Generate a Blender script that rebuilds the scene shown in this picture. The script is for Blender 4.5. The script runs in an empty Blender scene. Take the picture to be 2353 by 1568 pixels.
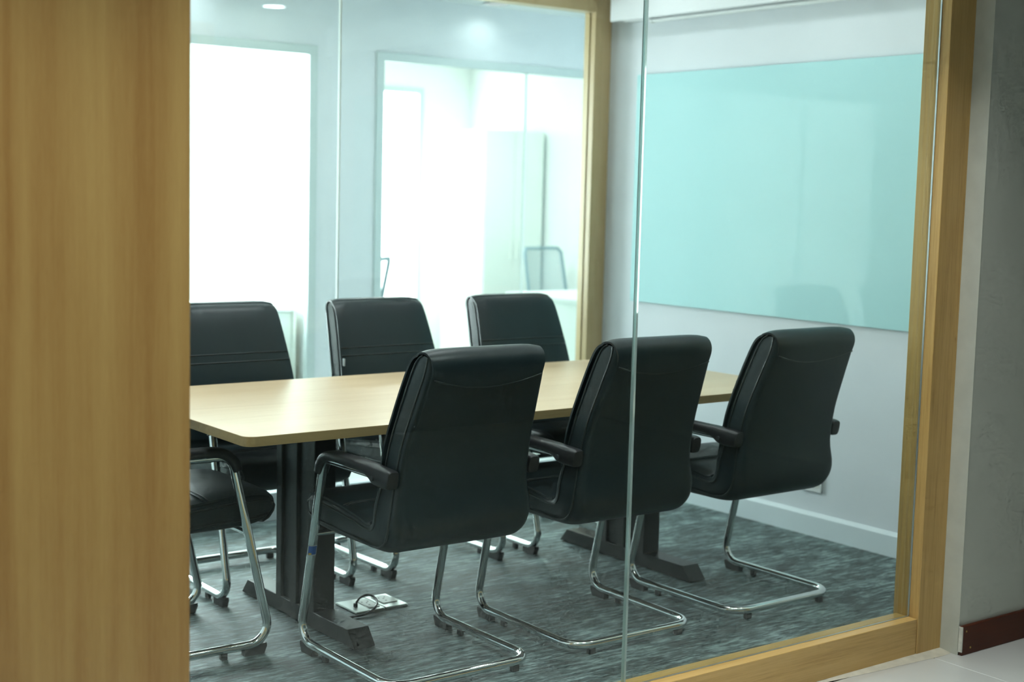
import bpy, bmesh, math, random
from mathutils import Vector, Matrix

random.seed(7)
SC = bpy.context.scene
COL = SC.collection

# ------------------------------------------------------------------ camera
CAM_H = 1.47
F_PX, YAW, PITCH, ROLL = 3277.9, math.radians(37.176), math.radians(5.946), math.radians(1.422)
cy, sy, cp, sp = math.cos(YAW), math.sin(YAW), math.cos(PITCH), math.sin(PITCH)
fwd = Vector((sy * cp, cy * cp, -sp)); rgt = Vector((cy, -sy, 0)); up = rgt.cross(fwd)
cr, sr = math.cos(ROLL), math.sin(ROLL)
r2 = cr * rgt + sr * up; u2 = -sr * rgt + cr * up
cam = bpy.data.cameras.new('camera'); cam_o = bpy.data.objects.new('camera', cam); COL.objects.link(cam_o)
m = Matrix.Identity(4)
for i in range(3):
    m[i][0], m[i][1], m[i][2] = r2[i], u2[i], -fwd[i]
m[2][3] = CAM_H
cam_o.matrix_world = m
cam.sensor_fit = 'HORIZONTAL'; cam.sensor_width = 36.0; cam.lens = F_PX / 2353 * 36.0
cam.dof.use_dof = True; cam.dof.focus_distance = 4.25; cam.dof.aperture_fstop = 2.6
cam.clip_start = 0.05
SC.camera = cam_o

# ------------------------------------------------------------------ world, exposure
world = bpy.data.worlds.new('world'); SC.world = world; world.use_nodes = True
bg = world.node_tree.nodes['Background']
bg.inputs[0].default_value = (0.75, 0.95, 1.0, 1); bg.inputs[1].default_value = 1.0
SC.view_settings.view_transform = 'Standard'; SC.view_settings.look = 'None'
SC.view_settings.gamma = 1.0; SC.view_settings.use_curve_mapping = False
SC.view_settings.exposure = 0.92
DAY_BLIND = 21.5     # daylight on the wide window of the left office
DAY_NARROW = 8.0     # daylight on the narrow window of the right office
WALL_ROW = 0.95      # watts, each downlight near the board wall
ROOM_LIGHT = 2.1    # watts, each downlight of the meeting room
BACK_LIGHT = 0.35    # watts, each downlight of the back corridor
HALL_FILL = 1.0    # unseen ceiling panels added as fill for the corridor the camera stands in
OFFICE_FILL = 19.0  # unseen ceiling panel added to brighten the right office
HALL_SPOT = 5.6      # watts, each unseen downlight added to light the front corridor and sill
BACK_FILL = 5.2     # unseen ceiling panels added to brighten the back corridor
try:
    SC.cycles.max_bounces = 5; SC.cycles.diffuse_bounces = 3; SC.cycles.glossy_bounces = 3
    SC.cycles.use_adaptive_sampling = True; SC.cycles.adaptive_threshold = 0.08; SC.cycles.adaptive_min_samples = 12
    SC.cycles.transparent_max_bounces = 24; SC.cycles.caustics_reflective = False; SC.cycles.caustics_refractive = False
    SC.cycles.sample_clamp_indirect = 6.0; SC.cycles.use_light_tree = False
except Exception:
    pass

# ------------------------------------------------------------------ materials
def new_mat(name):
    mt = bpy.data.materials.new(name); mt.use_nodes = True
    nt = mt.node_tree; b = nt.nodes['Principled BSDF']
    return mt, nt, b

def nd(nt, t, **kw):
    n = nt.nodes.new(t)
    for k, v in kw.items():
        setattr(n, k, v)
    return n

def plain(name, col, rough=0.5, metal=0.0, spec=0.5, bump=0.0, bscale=200.0, var=0.0, vscale=6.0):
    mt, nt, b = new_mat(name)
    b.inputs['Base Color'].default_value = (*col, 1); b.inputs['Roughness'].default_value = rough
    b.inputs['Metallic'].default_value = metal; b.inputs['Specular IOR Level'].default_value = spec
    tc = nd(nt, 'ShaderNodeTexCoord')
    if bump > 0:
        n = nd(nt, 'ShaderNodeTexNoise'); n.inputs['Scale'].default_value = bscale; n.inputs['Detail'].default_value = 3
        bp = nd(nt, 'ShaderNodeBump'); bp.inputs['Strength'].default_value = bump; bp.inputs['Distance'].default_value = 0.002
        nt.links.new(tc.outputs['Object'], n.inputs['Vector']); nt.links.new(n.outputs['Fac'], bp.inputs['Height'])
        nt.links.new(bp.outputs['Normal'], b.inputs['Normal'])
    if var > 0:
        n2 = nd(nt, 'ShaderNodeTexNoise'); n2.inputs['Scale'].default_value = vscale; n2.inputs['Detail'].default_value = 4
        rp = nd(nt, 'ShaderNodeValToRGB')
        rp.color_ramp.elements[0].position = 0.3; rp.color_ramp.elements[1].position = 0.7
        rp.color_ramp.elements[0].color = (*[c * (1 - var) for c in col], 1)
        rp.color_ramp.elements[1].color = (*[min(1, c * (1 + var)) for c in col], 1)
        nt.links.new(tc.outputs['Object'], n2.inputs['Vector']); nt.links.new(n2.outputs['Fac'], rp.inputs['Fac'])
        nt.links.new(rp.outputs['Color'], b.inputs['Base Color'])
    return mt

def wood(name, light, mid, dark, axis='Z', rough=0.32, scale=1.0, streak=0.5, along=1.1, dist=0.7):
    """laminate with grain running along one world axis"""
    mt, nt, b = new_mat(name)
    b.inputs['Roughness'].default_value = rough; b.inputs['Specular IOR Level'].default_value = 0.4
    tc = nd(nt, 'ShaderNodeTexCoord')
    def mapped(across, along):
        mp = nd(nt, 'ShaderNodeMapping')
        s = [across * scale] * 3; s['XYZ'.index(axis)] = along * scale
        mp.inputs['Scale'].default_value = s
        nt.links.new(tc.outputs['Object'], mp.inputs['Vector']); return mp
    n1 = nd(nt, 'ShaderNodeTexNoise'); n1.inputs['Scale'].default_value = 1; n1.inputs['Detail'].default_value = 5; n1.inputs['Distortion'].default_value = dist
    nt.links.new(mapped(13, along).outputs[0], n1.inputs['Vector'])
    n2 = nd(nt, 'ShaderNodeTexNoise'); n2.inputs['Scale'].default_value = 1; n2.inputs['Detail'].default_value = 6; n2.inputs['Roughness'].default_value = 0.65
    nt.links.new(mapped(130, 4).outputs[0], n2.inputs['Vector'])
    n3 = nd(nt, 'ShaderNodeTexNoise'); n3.inputs['Scale'].default_value = 1; n3.inputs['Detail'].default_value = 2
    nt.links.new(mapped(500, 22).outputs[0], n3.inputs['Vector'])
    rp = nd(nt, 'ShaderNodeValToRGB'); e = rp.color_ramp.elements
    e[0].position = 0.30; e[0].color = (*dark, 1); e[1].position = 0.72; e[1].color = (*light, 1)
    k = e.new(0.5); k.color = (*mid, 1)
    mx = nd(nt, 'ShaderNodeMix'); mx.data_type = 'FLOAT'; mx.inputs[0].default_value = streak * 0.6
    nt.links.new(n1.outputs['Fac'], mx.inputs[2]); nt.links.new(n2.outputs['Fac'], mx.inputs[3])
    mx2 = nd(nt, 'ShaderNodeMix'); mx2.data_type = 'FLOAT'; mx2.inputs[0].default_value = 0.16
    nt.links.new(mx.outputs[0], mx2.inputs[2]); nt.links.new(n3.outputs['Fac'], mx2.inputs[3])
    nt.links.new(mx2.outputs[0], rp.inputs['Fac']); nt.links.new(rp.outputs['Color'], b.inputs['Base Color'])
    bp = nd(nt, 'ShaderNodeBump'); bp.inputs['Strength'].default_value = 0.06; bp.inputs['Distance'].default_value = 0.001
    nt.links.new(n3.outputs['Fac'], bp.inputs['Height']); nt.links.new(bp.outputs['Normal'], b.inputs['Normal'])
    return mt

def glass(name, tint, ior=1.5):
    """architectural pane: tinted see-through with mirror reflection by angle"""
    mt = bpy.data.materials.new(name); mt.use_nodes = True; nt = mt.node_tree
    for n in list(nt.nodes):
        nt.nodes.remove(n)
    out = nd(nt, 'ShaderNodeOutputMaterial'); mix = nd(nt, 'ShaderNodeMixShader')
    tr = nd(nt, 'ShaderNodeBsdfTransparent'); tr.inputs[0].default_value = (*tint, 1)
    gl = nd(nt, 'ShaderNodeBsdfGlossy'); gl.inputs['Roughness'].default_value = 0.0; gl.inputs['Color'].default_value = (0.95, 1, 0.98, 1)
    fr = nd(nt, 'ShaderNodeFresnel')
    ge = nd(nt, 'ShaderNodeNewGeometry'); mr = nd(nt, 'ShaderNodeMapRange')   # same reflectance on both faces of the slab
    mr.inputs['To Min'].default_value = ior; mr.inputs['To Max'].default_value = 1.0 / ior
    nt.links.new(ge.outputs['Backfacing'], mr.inputs['Value']); nt.links.new(mr.outputs[0], fr.inputs['IOR'])
    nt.links.new(fr.outputs[0], mix.inputs[0]); nt.links.new(tr.outputs[0], mix.inputs[1]); nt.links.new(gl.outputs[0], mix.inputs[2])
    nt.links.new(mix.outputs[0], out.inputs[0])
    return mt

def emit(name, col, strength):
    mt = bpy.data.materials.new(name); mt.use_nodes = True; nt = mt.node_tree
    for n in list(nt.nodes):
        nt.nodes.remove(n)
    out = nd(nt, 'ShaderNodeOutputMaterial'); e = nd(nt, 'ShaderNodeEmission')
    e.inputs[0].default_value = (*col, 1); e.inputs[1].default_value = strength
    nt.links.new(e.outputs[0], out.inputs[0])
    return mt

def carpet_mat():
    mt, nt, b = new_mat('carpet')
    b.inputs['Roughness'].default_value = 0.62; b.inputs['Specular IOR Level'].default_value = 0.6
    tc = nd(nt, 'ShaderNodeTexCoord')
    def nz(sx, syy, det, dist=0.0, rough=0.6):
        mp = nd(nt, 'ShaderNodeMapping'); mp.inputs['Scale'].default_value = (sx, syy, 1)
        n = nd(nt, 'ShaderNodeTexNoise'); n.inputs['Scale'].default_value = 1; n.inputs['Detail'].default_value = det
        n.inputs['Distortion'].default_value = dist; n.inputs['Roughness'].default_value = rough
        nt.links.new(tc.outputs['Object'], mp.inputs['Vector']); nt.links.new(mp.outputs[0], n.inputs['Vector']); return n
    a = nz(3.0, 8.0, 3, 0.0, 0.6); c = nz(11, 60, 3, 0.0, 0.7); d = nz(26, 140, 3, 0.0, 0.75)
    m1 = nd(nt, 'ShaderNodeMix'); m1.data_type = 'FLOAT'; m1.inputs[0].default_value = 0.40
    nt.links.new(a.outputs['Fac'], m1.inputs[2]); nt.links.new(d.outputs['Fac'], m1.inputs[3])
    m2 = nd(nt, 'ShaderNodeMix'); m2.data_type = 'FLOAT'; m2.inputs[0].default_value = 0.5
    nt.links.new(m1.outputs[0], m2.inputs[2]); nt.links.new(c.outputs['Fac'], m2.inputs[3])
    rp = nd(nt, 'ShaderNodeValToRGB'); e = rp.color_ramp.elements
    e[0].position = 0.41; e[0].color = (0.014, 0.020, 0.021, 1); e[1].position = 0.605; e[1].color = (0.32, 0.435, 0.43, 1)
    k = e.new(0.5); k.color = (0.074, 0.113, 0.112, 1)
    nt.links.new(m2.outputs[0], rp.inputs['Fac']); nt.links.new(rp.outputs['Color'], b.inputs['Base Color'])
    bp = nd(nt, 'ShaderNodeBump'); bp.inputs['Strength'].default_value = 0.6; bp.inputs['Distance'].default_value = 0.004
    nt.links.new(c.outputs['Fac'], bp.inputs['Height']); nt.links.new(bp.outputs['Normal'], b.inputs['Normal'])
    return mt

def leather_mat():
    mt, nt, b = new_mat('black_leather')
    b.inputs['Base Color'].default_value = (0.009, 0.018, 0.021, 1)
    b.inputs['Roughness'].default_value = 0.36; b.inputs['Specular IOR Level'].default_value = 0.42
    tc = nd(nt, 'ShaderNodeTexCoord')
    v = nd(nt, 'ShaderNodeTexVoronoi'); v.inputs['Scale'].default_value = 420
    n = nd(nt, 'ShaderNodeTexNoise'); n.inputs['Scale'].default_value = 14; n.inputs['Detail'].default_value = 3
    nt.links.new(tc.outputs['Object'], v.inputs['Vector']); nt.links.new(tc.outputs['Object'], n.inputs['Vector'])
    ad = nd(nt, 'ShaderNodeMath'); ad.operation = 'MULTIPLY_ADD'; ad.inputs[1].default_value = 1.0
    nt.links.new(n.outputs['Fac'], ad.inputs[0]); nt.links.new(v.outputs['Distance'], ad.inputs[2])
    bp = nd(nt, 'ShaderNodeBump'); bp.inputs['Strength'].default_value = 0.10; bp.inputs['Distance'].default_value = 0.0014
    nt.links.new(ad.outputs[0], bp.inputs['Height']); nt.links.new(bp.outputs['Normal'], b.inputs['Normal'])
    rp = nd(nt, 'ShaderNodeMapRange'); rp.inputs['To Min'].default_value = 0.30; rp.inputs['To Max'].default_value = 0.46
    nt.links.new(n.outputs['Fac'], rp.inputs['Value']); nt.links.new(rp.outputs[0], b.inputs['Roughness'])
    return mt

M = {}
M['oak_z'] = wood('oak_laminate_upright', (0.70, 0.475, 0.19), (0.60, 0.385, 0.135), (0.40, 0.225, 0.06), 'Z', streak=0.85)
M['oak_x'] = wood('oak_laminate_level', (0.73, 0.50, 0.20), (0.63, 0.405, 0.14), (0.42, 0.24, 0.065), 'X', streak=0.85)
M['oak_back'] = wood('hazed_oak_laminate', (0.70, 0.55, 0.32), (0.62, 0.47, 0.26), (0.52, 0.38, 0.19), 'Z')  # frame oak paled and greyed to paint in the haze
M['oak_column'] = wood('oak_laminate_column', (0.44, 0.300, 0.105), (0.35, 0.212, 0.068), (0.245, 0.118, 0.030), 'Z', scale=1.35, streak=0.3, along=0.45, dist=0.25)  # same laminate as the post, the corridor's dimness put into its colour
M['table_wood'] = wood('table_laminate', (0.73, 0.555, 0.36), (0.67, 0.49, 0.30), (0.57, 0.385, 0.22), 'X', rough=0.35, scale=0.9, streak=0.8)
M['edge_wood'] = wood('table_edge_band', (0.52, 0.385, 0.19), (0.44, 0.315, 0.15), (0.32, 0.215, 0.09), 'X', rough=0.4, streak=0.85)
M['carpet'] = carpet_mat()
M['wall'] = plain('painted_plaster', (0.745, 0.785, 0.82), 0.7, spec=0.25, bump=0.08, bscale=120, var=0.015)
M['ceiling'] = plain('ceiling_paint', (0.80, 0.82, 0.81), 0.8, spec=0.2)
M['hall_wall'] = plain('corridor_plaster', (0.60, 0.62, 0.55), 0.75, spec=0.2, bump=0.15, bscale=60, var=0.03, vscale=3)
M['hall_dark'] = plain('darkened_corridor_plaster', (0.16, 0.21, 0.22), 0.7, spec=0.2)  # unseen wall, colour darkened to keep its reflection in the glass low
M['hall_edge'] = plain('corridor_corner_plaster', (0.58, 0.61, 0.55), 0.7, spec=0.2, bump=0.25, bscale=40, var=0.05, vscale=14)
M['filler'] = plain('cement_filler', (0.62, 0.60, 0.50), 0.85, spec=0.1, bump=0.4, bscale=50, var=0.10, vscale=25)
M['tile'] = plain('floor_tile', (0.62, 0.64, 0.62), 0.28, spec=0.5, var=0.05, vscale=2.5)
M['grout'] = plain('tile_grout', (0.66, 0.68, 0.64), 0.9)
M['red_wood'] = wood('mahogany_baseboard', (0.115, 0.026, 0.006), (0.085, 0.017, 0.004), (0.05, 0.010, 0.003), 'X', rough=0.5)
M['white_paint'] = plain('chipped_white_paint', (0.66, 0.68, 0.62), 0.7, bump=0.5, bscale=90, var=0.15, vscale=50)
M['brass'] = plain('brass_nail', (0.60, 0.42, 0.14), 0.35, metal=1.0)
M['skirting'] = plain('white_skirting', (0.72, 0.80, 0.83), 0.35, spec=0.5)
M['glass'] = glass('green_tinted_glass', (0.925, 0.966, 0.962))
M['glass_back'] = glass('green_tinted_glass_back', (0.942, 0.970, 0.966))
M['glass_clear'] = glass('clear_glass', (0.97, 0.985, 0.98))
M['alu'] = plain('brushed_aluminium', (0.60, 0.66, 0.68), 0.35, metal=0.9)
M['trim'] = plain('grey_window_trim', (0.56, 0.64, 0.64), 0.4, metal=0.15)
M['board'] = plain('mint_glass_board', (0.50, 0.79, 0.81), 0.03, spec=0.3)
M['board_edge'] = plain('board_glass_edge', (0.28, 0.58, 0.50), 0.15)
M['plastic_white'] = plain('white_plastic', (0.78, 0.80, 0.80), 0.4)
M['screen_case'] = plain('white_casing', (0.80, 0.82, 0.83), 0.45)
M['dark'] = plain('dark_slot', (0.02, 0.03, 0.03), 0.8)
M['leather'] = leather_mat()
M['piping'] = plain('black_piping', (0.012, 0.018, 0.018), 0.33, spec=0.6)
M['arm'] = plain('black_arm_plastic', (0.016, 0.016, 0.018), 0.38, spec=0.5, bump=0.05, bscale=300)
M['chrome'] = plain('chrome_tube', (0.74, 0.77, 0.76), 0.13, metal=1.0)
M['rubber'] = plain('black_glide', (0.012, 0.013, 0.014), 0.55)
M['bolt'] = plain('dark_bolt', (0.10, 0.11, 0.12), 0.3, metal=0.7)
M['black_steel'] = plain('black_powder_coat', (0.010, 0.012, 0.013), 0.36, spec=0.3, bump=0.05, bscale=500)
M['grey_steel'] = plain('charcoal_steel', (0.030, 0.031, 0.030), 0.45, spec=0.3)
M['sticker_blue'] = plain('blue_sticker', (0.02, 0.11, 0.42), 0.4)
M['sticker_white'] = plain('white_sticker', (0.55, 0.60, 0.62), 0.4)
M['sticker_yellow'] = plain('yellow_sticker', (0.65, 0.50, 0.05), 0.4)
M['tag'] = plain('pale_cloth_tag', (0.55, 0.60, 0.62), 0.7)
M['nickel'] = plain('satin_nickel_plate', (0.70, 0.73, 0.70), 0.32, metal=0.75)
M['socket_face'] = plain('ivory_socket_face', (0.80, 0.82, 0.76), 0.35)
M['cable'] = plain('black_cable', (0.012, 0.013, 0.013), 0.45)
M['office_white'] = plain('office_white_paint', (0.86, 0.89, 0.86), 0.6, spec=0.3)
M['cabinet'] = plain('cabinet_white_laminate', (0.82, 0.86, 0.80), 0.45)
M['desk'] = plain('desk_pale_laminate', (0.76, 0.83, 0.78), 0.4)
M['office_floor'] = plain('office_pale_floor', (0.60, 0.65, 0.60), 0.4, var=0.04)
M['mesh_frame'] = plain('haze_paled_chair_frame', (0.20, 0.30, 0.34), 0.4)  # lightened colour paints in the overexposure haze
M['blind'] = emit('daylit_roller_blind', (0.95, 0.985, 1.0), DAY_BLIND)
M['blind_narrow'] = emit('daylit_narrow_blind', (0.95, 1.0, 0.97), DAY_NARROW)
M['lamp_room'] = emit('downlight_lens', (0.93, 0.98, 1.0), 3.0)
M['lamp_dim'] = emit('dim_downlight_lens', (0.95, 1.0, 0.97), 0.45)
M['fill_hall'] = emit('corridor_fill_diffuser', (0.90, 1.0, 0.98), HALL_FILL)
M['fill_back'] = emit('back_corridor_fill_diffuser', (0.97, 1.0, 1.0), BACK_FILL)
M['fill_office'] = emit('office_fill_diffuser', (0.97, 1.0, 0.97), OFFICE_FILL)
# joint between panes: clear silicone and polished glass edge
def joint_mat():
    mt, nt, b = new_mat('polished_glass_edge')
    b.inputs['Base Color'].default_value = (0.62, 0.80, 0.75, 1); b.inputs['Roughness'].default_value = 0.06
    b.inputs['Metallic'].default_value = 0.0; b.inputs['Specular IOR Level'].default_value = 0.8
    b.inputs['Transmission Weight'].default_value = 0.6; b.inputs['IOR'].default_value = 1.5
    return mt
M['joint'] = joint_mat()
M['joint_pale'] = plain('pale_silicone_joint', (0.86, 0.93, 0.90), 0.25, spec=0.6)
def mesh_net():
    mt = bpy.data.materials.new('chair_mesh_net'); mt.use_nodes = True; nt = mt.node_tree
    b = nt.nodes['Principled BSDF']; b.inputs['Base Color'].default_value = (0.28, 0.38, 0.42, 1); b.inputs['Roughness'].default_value = 0.7
    out = nt.nodes['Material Output']; tr = nd(nt, 'ShaderNodeBsdfTransparent'); mix = nd(nt, 'ShaderNodeMixShader'); mix.inputs[0].default_value = 0.42
    nt.links.new(tr.outputs[0], mix.inputs[1]); nt.links.new(b.outputs[0], mix.inputs[2]); nt.links.new(mix.outputs[0], out.inputs[0])
    return mt
M['net'] = mesh_net()

# ------------------------------------------------------------------ helpers
def link_mesh(name, bm, mat, parent=None, smooth=False, angle=None):
    bmesh.ops.recalc_face_normals(bm, faces=bm.faces)
    me = bpy.data.meshes.new(name); bm.to_mesh(me); bm.free()
    me.materials.append(M[mat])
    if smooth:
        for p in me.polygons:
            p.use_smooth = True
        if angle:
            try:
                me.set_sharp_from_angle(angle=math.radians(angle))
            except Exception:
                pass
    o = bpy.data.objects.new(name, me); COL.objects.link(o)
    if parent is not None:
        o.parent = parent
    return o

def add_box(bm, a, b, bevel=0.0, seg=1):
    x0, y0, z0 = a; x1, y1, z1 = b
    vs = [bm.verts.new(v) for v in ((x0, y0, z0), (x1, y0, z0), (x1, y1, z0), (x0, y1, z0), (x0, y0, z1), (x1, y0, z1), (x1, y1, z1), (x0, y1, z1))]
    fs = [bm.faces.new([vs[i] for i in f]) for f in ((0, 3, 2, 1), (4, 5, 6, 7), (0, 1, 5, 4), (1, 2, 6, 5), (2, 3, 7, 6), (3, 0, 4, 7))]
    if bevel > 0:
        es = list({e for f in fs for e in f.edges})
        bmesh.ops.bevel(bm, geom=es, offset=bevel, segments=seg, affect='EDGES', profile=0.5)
    return vs

def box(name, a, b, mat, parent=None, bevel=0.0, seg=1):
    bm = bmesh.new(); add_box(bm, a, b, bevel, seg)
    return link_mesh(name, bm, mat, parent)

def empty(name, loc=(0, 0, 0), rz=0.0, parent=None):
    o = bpy.data.objects.new(name, None); COL.objects.link(o); o.location = loc; o.rotation_euler = (0, 0, rz)
    if parent is not None:
        o.parent = parent
    return o

def tag(o, label=None, cat=None, group=None, kind=None):
    if label: o['label'] = label
    if cat: o['category'] = cat
    if group: o['group'] = group
    if kind: o['kind'] = kind
    return o

def struct(o, label=None):
    return tag(o, label=label, kind='structure')

def fillet(pts, radii, n=7):
    """polyline with rounded corners; radii[i] for each point (0 = keep)"""
    out = []
    N = len(pts)
    for i, p in enumerate(pts):
        p = Vector(p); r = radii[i]
        if r <= 0 or i in (0, N - 1):
            out.append(p); continue
        a = (Vector(pts[i - 1]) - p).normalized(); b = (Vector(pts[i + 1]) - p).normalized()
        ang = a.angle(b); d = r / math.tan(ang / 2)
        c = p + (a + b).normalized() * (r / math.sin(ang / 2))
        s = p + a * d - c; e = p + b * d - c
        tot = s.angle(e); ax = s.cross(e).normalized()
        for k in range(n + 1):
            out.append(c + Matrix.Rotation(tot * k / n, 3, ax) @ s)
    return out

def add_tube(bm, pts, r, seg=12, closed=False, cap=True):
    pts = [Vector(p) for p in pts]; N = len(pts); rings = []
    nrm = None
    for i in range(N):
        if closed:
            t = (pts[(i + 1) % N] - pts[i - 1]).normalized()
        else:
            t = (pts[min(i + 1, N - 1)] - pts[max(i - 1, 0)]).normalized()
        if nrm is None:
            nrm = t.orthogonal().normalized()
        nrm = (nrm - t * nrm.dot(t)).normalized(); bn = t.cross(nrm)
        rr = r[i] if isinstance(r, (list, tuple)) else r
        rings.append([bm.verts.new(pts[i] + rr * (math.cos(2 * math.pi * k / seg) * nrm + math.sin(2 * math.pi * k / seg) * bn)) for k in range(seg)])
    last = N if closed else N - 1
    for i in range(last):
        A, B = rings[i], rings[(i + 1) % N]
        off = 0
        if closed and i == N - 1:
            off = min(range(seg), key=lambda q: (A[0].co - B[q].co).length)
        for k in range(seg):
            bm.faces.new((A[k], A[(k + 1) % seg], B[(k + 1 + off) % seg], B[(k + off) % seg]))
    if cap and not closed:
        bm.faces.new(list(reversed(rings[0]))); bm.faces.new(rings[-1])

def tube(name, pts, r, mat, parent=None, seg=12, closed=False):
    bm = bmesh.new(); add_tube(bm, pts, r, seg, closed)
    return link_mesh(name, bm, mat, parent, smooth=True, angle=50)

def loft(bm, sections, cap=True):
    rings = [[bm.verts.new(p) for p in s] for s in sections]
    n = len(rings[0])
    for A, B in zip(rings[:-1], rings[1:]):
        for k in range(n):
            bm.faces.new((A[k], A[(k + 1) % n], B[(k + 1) % n], B[k]))
    if cap:
        bm.faces.new(list(reversed(rings[0]))); bm.faces.new(rings[-1])

def cat(pts, sub):
    """catmull-rom through tuples of floats"""
    P = [pts[0]] + list(pts) + [pts[-1]]; out = []
    for i in range(1, len(P) - 2):
        for k in range(sub):
            t = k / sub; row = []
            for a, b, c, d in zip(P[i - 1], P[i], P[i + 1], P[i + 2]):
                row.append(0.5 * ((2 * b) + (-a + c) * t + (2 * a - 5 * b + 4 * c - d) * t * t + (-a + 3 * b - 3 * c + d) * t ** 3))
            out.append(tuple(row))
    out.append(tuple(pts[-1])); return out

def prism(name, poly, z0, z1, mat, parent=None, bevel=0.0):
    bm = bmesh.new()
    lo = [bm.verts.new((x, y, z0)) for x, y in poly]; hi = [bm.verts.new((x, y, z1)) for x, y in poly]
    n = len(poly)
    bm.faces.new(list(reversed(lo))); bm.faces.new(hi)
    for k in range(n):
        bm.faces.new((lo[k], lo[(k + 1) % n], hi[(k + 1) % n], hi[k]))
    if bevel:
        es = [e for e in bm.edges if abs(e.verts[0].co.z - e.verts[1].co.z) < 1e-6]
        bmesh.ops.bevel(bm, geom=es, offset=bevel, segments=2, affect='EDGES')
    return link_mesh(name, bm, mat, parent)

def rounded_rect(x0, y0, x1, y1, r, n=6):
    out = []
    for cx, cyy, a0 in ((x1 - r, y1 - r, 0), (x0 + r, y1 - r, 90), (x0 + r, y0 + r, 180), (x1 - r, y0 + r, 270)):
        for k in range(n + 1):
            a = math.radians(a0 + 90 * k / n); out.append((cx + r * math.cos(a), cyy + r * math.sin(a)))
    return out

def disc(name, c, r, h, mat, parent=None, axis='Z', seg=24):
    bm = bmesh.new()
    bmesh.ops.create_cone(bm, cap_ends=True, segments=seg, radius1=r, radius2=r * 0.94, depth=h)
    R_ = {'Z': Matrix.Identity(4), 'X': Matrix.Rotation(math.pi / 2, 4, 'Y'), 'Y': Matrix.Rotation(math.pi / 2, 4, 'X')}[axis]
    bmesh.ops.transform(bm, matrix=Matrix.Translation(c) @ R_, verts=bm.verts)
    return link_mesh(name, bm, mat, parent, smooth=True, angle=40)

def copy_tree(o, parent=None):
    c = o.copy(); COL.objects.link(c); c.parent = parent
    for ch in [k for k in bpy.data.objects if k.parent == o]:
        copy_tree(ch, c)
    return c

# ------------------------------------------------------------------ shell dimensions
XL, XR = 0.30, 4.80            # meeting room left and right wall
YF, YB = 2.79, 5.56            # front of front glazing, room face of back glazing
ZC = 2.60                      # meeting room ceiling
ZH = 2.595                     # back corridor ceiling
YW = 7.20                      # corridor wall with office windows
YO = 10.6                      # outer wall of the office
XO = 7.50                      # right wall of the office
HB = -1.6                      # back wall of the corridor the camera stands in
HX0, HX1 = -3.2, 6.2           # ends of that corridor

# floors
struct(box('floor', (XL, 2.80, -0.05), (XR, YB + 0.06, 0.0), 'carpet'), 'dark grey streaky loop pile carpet in the meeting room')
fh = struct(box('floor_corridor', (HX0, HB, -0.06), (HX1, 2.80, -0.012), 'grout'), 'pale grey tiled corridor floor outside the glass')
bm = bmesh.new(); add_box(bm, (0, 0, -0.012), (0.597, 0.597, 0.0), 0.0015)
t0 = link_mesh('tile', bm, 'tile', fh)
first = True
for i in range(-6, 4):
    for j in range(-5, 2):
        x, y = 3.835 + (i - 1) * 0.6, 2.775 + (j - 1) * 0.6 - 0.597
        if x < HX0 or x + 0.6 > HX1 or y < HB:
            continue
        if first:
            t = t0; first = False
        else:
            t = t0.copy(); COL.objects.link(t); t.parent = fh
        t.location = (x, y, 0)
struct(box('floor_back_corridor', (-1.5, YB + 0.06, -0.05), (8.6, YW, 0.0), 'office_floor'), 'pale floor of the corridor behind the room')
struct(box('floor_office', (1.0, YW, -0.05), (8.6, YO + 0.1, 0.0), 'office_floor'), 'pale floor of the far office')

# ceilings
struct(box('ceiling', (XL, 2.83, ZC), (XR, YB + 0.08, ZC + 0.05), 'ceiling'), 'white meeting room ceiling')
struct(box('ceiling_corridor', (HX0, HB, 2.62), (HX1, 2.83, 2.67), 'ceiling'), 'white ceiling of the corridor outside the glass')
struct(box('ceiling_back_corridor', (-1.5, YB + 0.08, ZH), (8.6, YW, ZH + 0.05), 'ceiling'), 'white ceiling of the corridor behind the room')
struct(box('ceiling_office', (1.0, YW, 2.62), (8.6, YO + 0.1, 2.67), 'office_white'), 'white ceiling of the far office')

# meeting room walls
struct(box('wall_right', (XR, 2.83, 0), (XR + 0.1, YB + 0.08, ZC), 'wall'), 'white wall carrying the mint glass board')
struct(box('wall_left', (XL - 0.1, 2.91, 0), (XL, YB + 0.08, ZC), 'wall'), 'white left wall of the meeting room')
struct(box('wall_back', (XL, YB, 2.47), (XR, YB + 0.08, ZC), 'wall'), 'white wall strip above the back glazing')
struct(box('wall_front', (XL, YF + 0.03, 2.47), (3.925, YF + 0.10, ZC), 'wall'), 'white wall strip above the front glazing')
# baseboard along the right wall, with a sloped top edge
bm = bmesh.new()
prof = [(XR - 0.001, 0.0), (XR - 0.016, 0.0), (XR - 0.016, 0.088), (XR - 0.004, 0.104), (XR - 0.001, 0.104)]
loft(bm, [[(x, 2.92, z) for x, z in prof], [(x, YB, z) for x, z in prof]])
struct(link_mesh('baseboard_right', bm, 'skirting'), 'white baseboard along the board wall')
struct(box('baseboard_left', (XL, 2.92, 0), (XL + 0.016, YB, 0.1), 'skirting'), 'white baseboard along the left wall')

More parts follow.
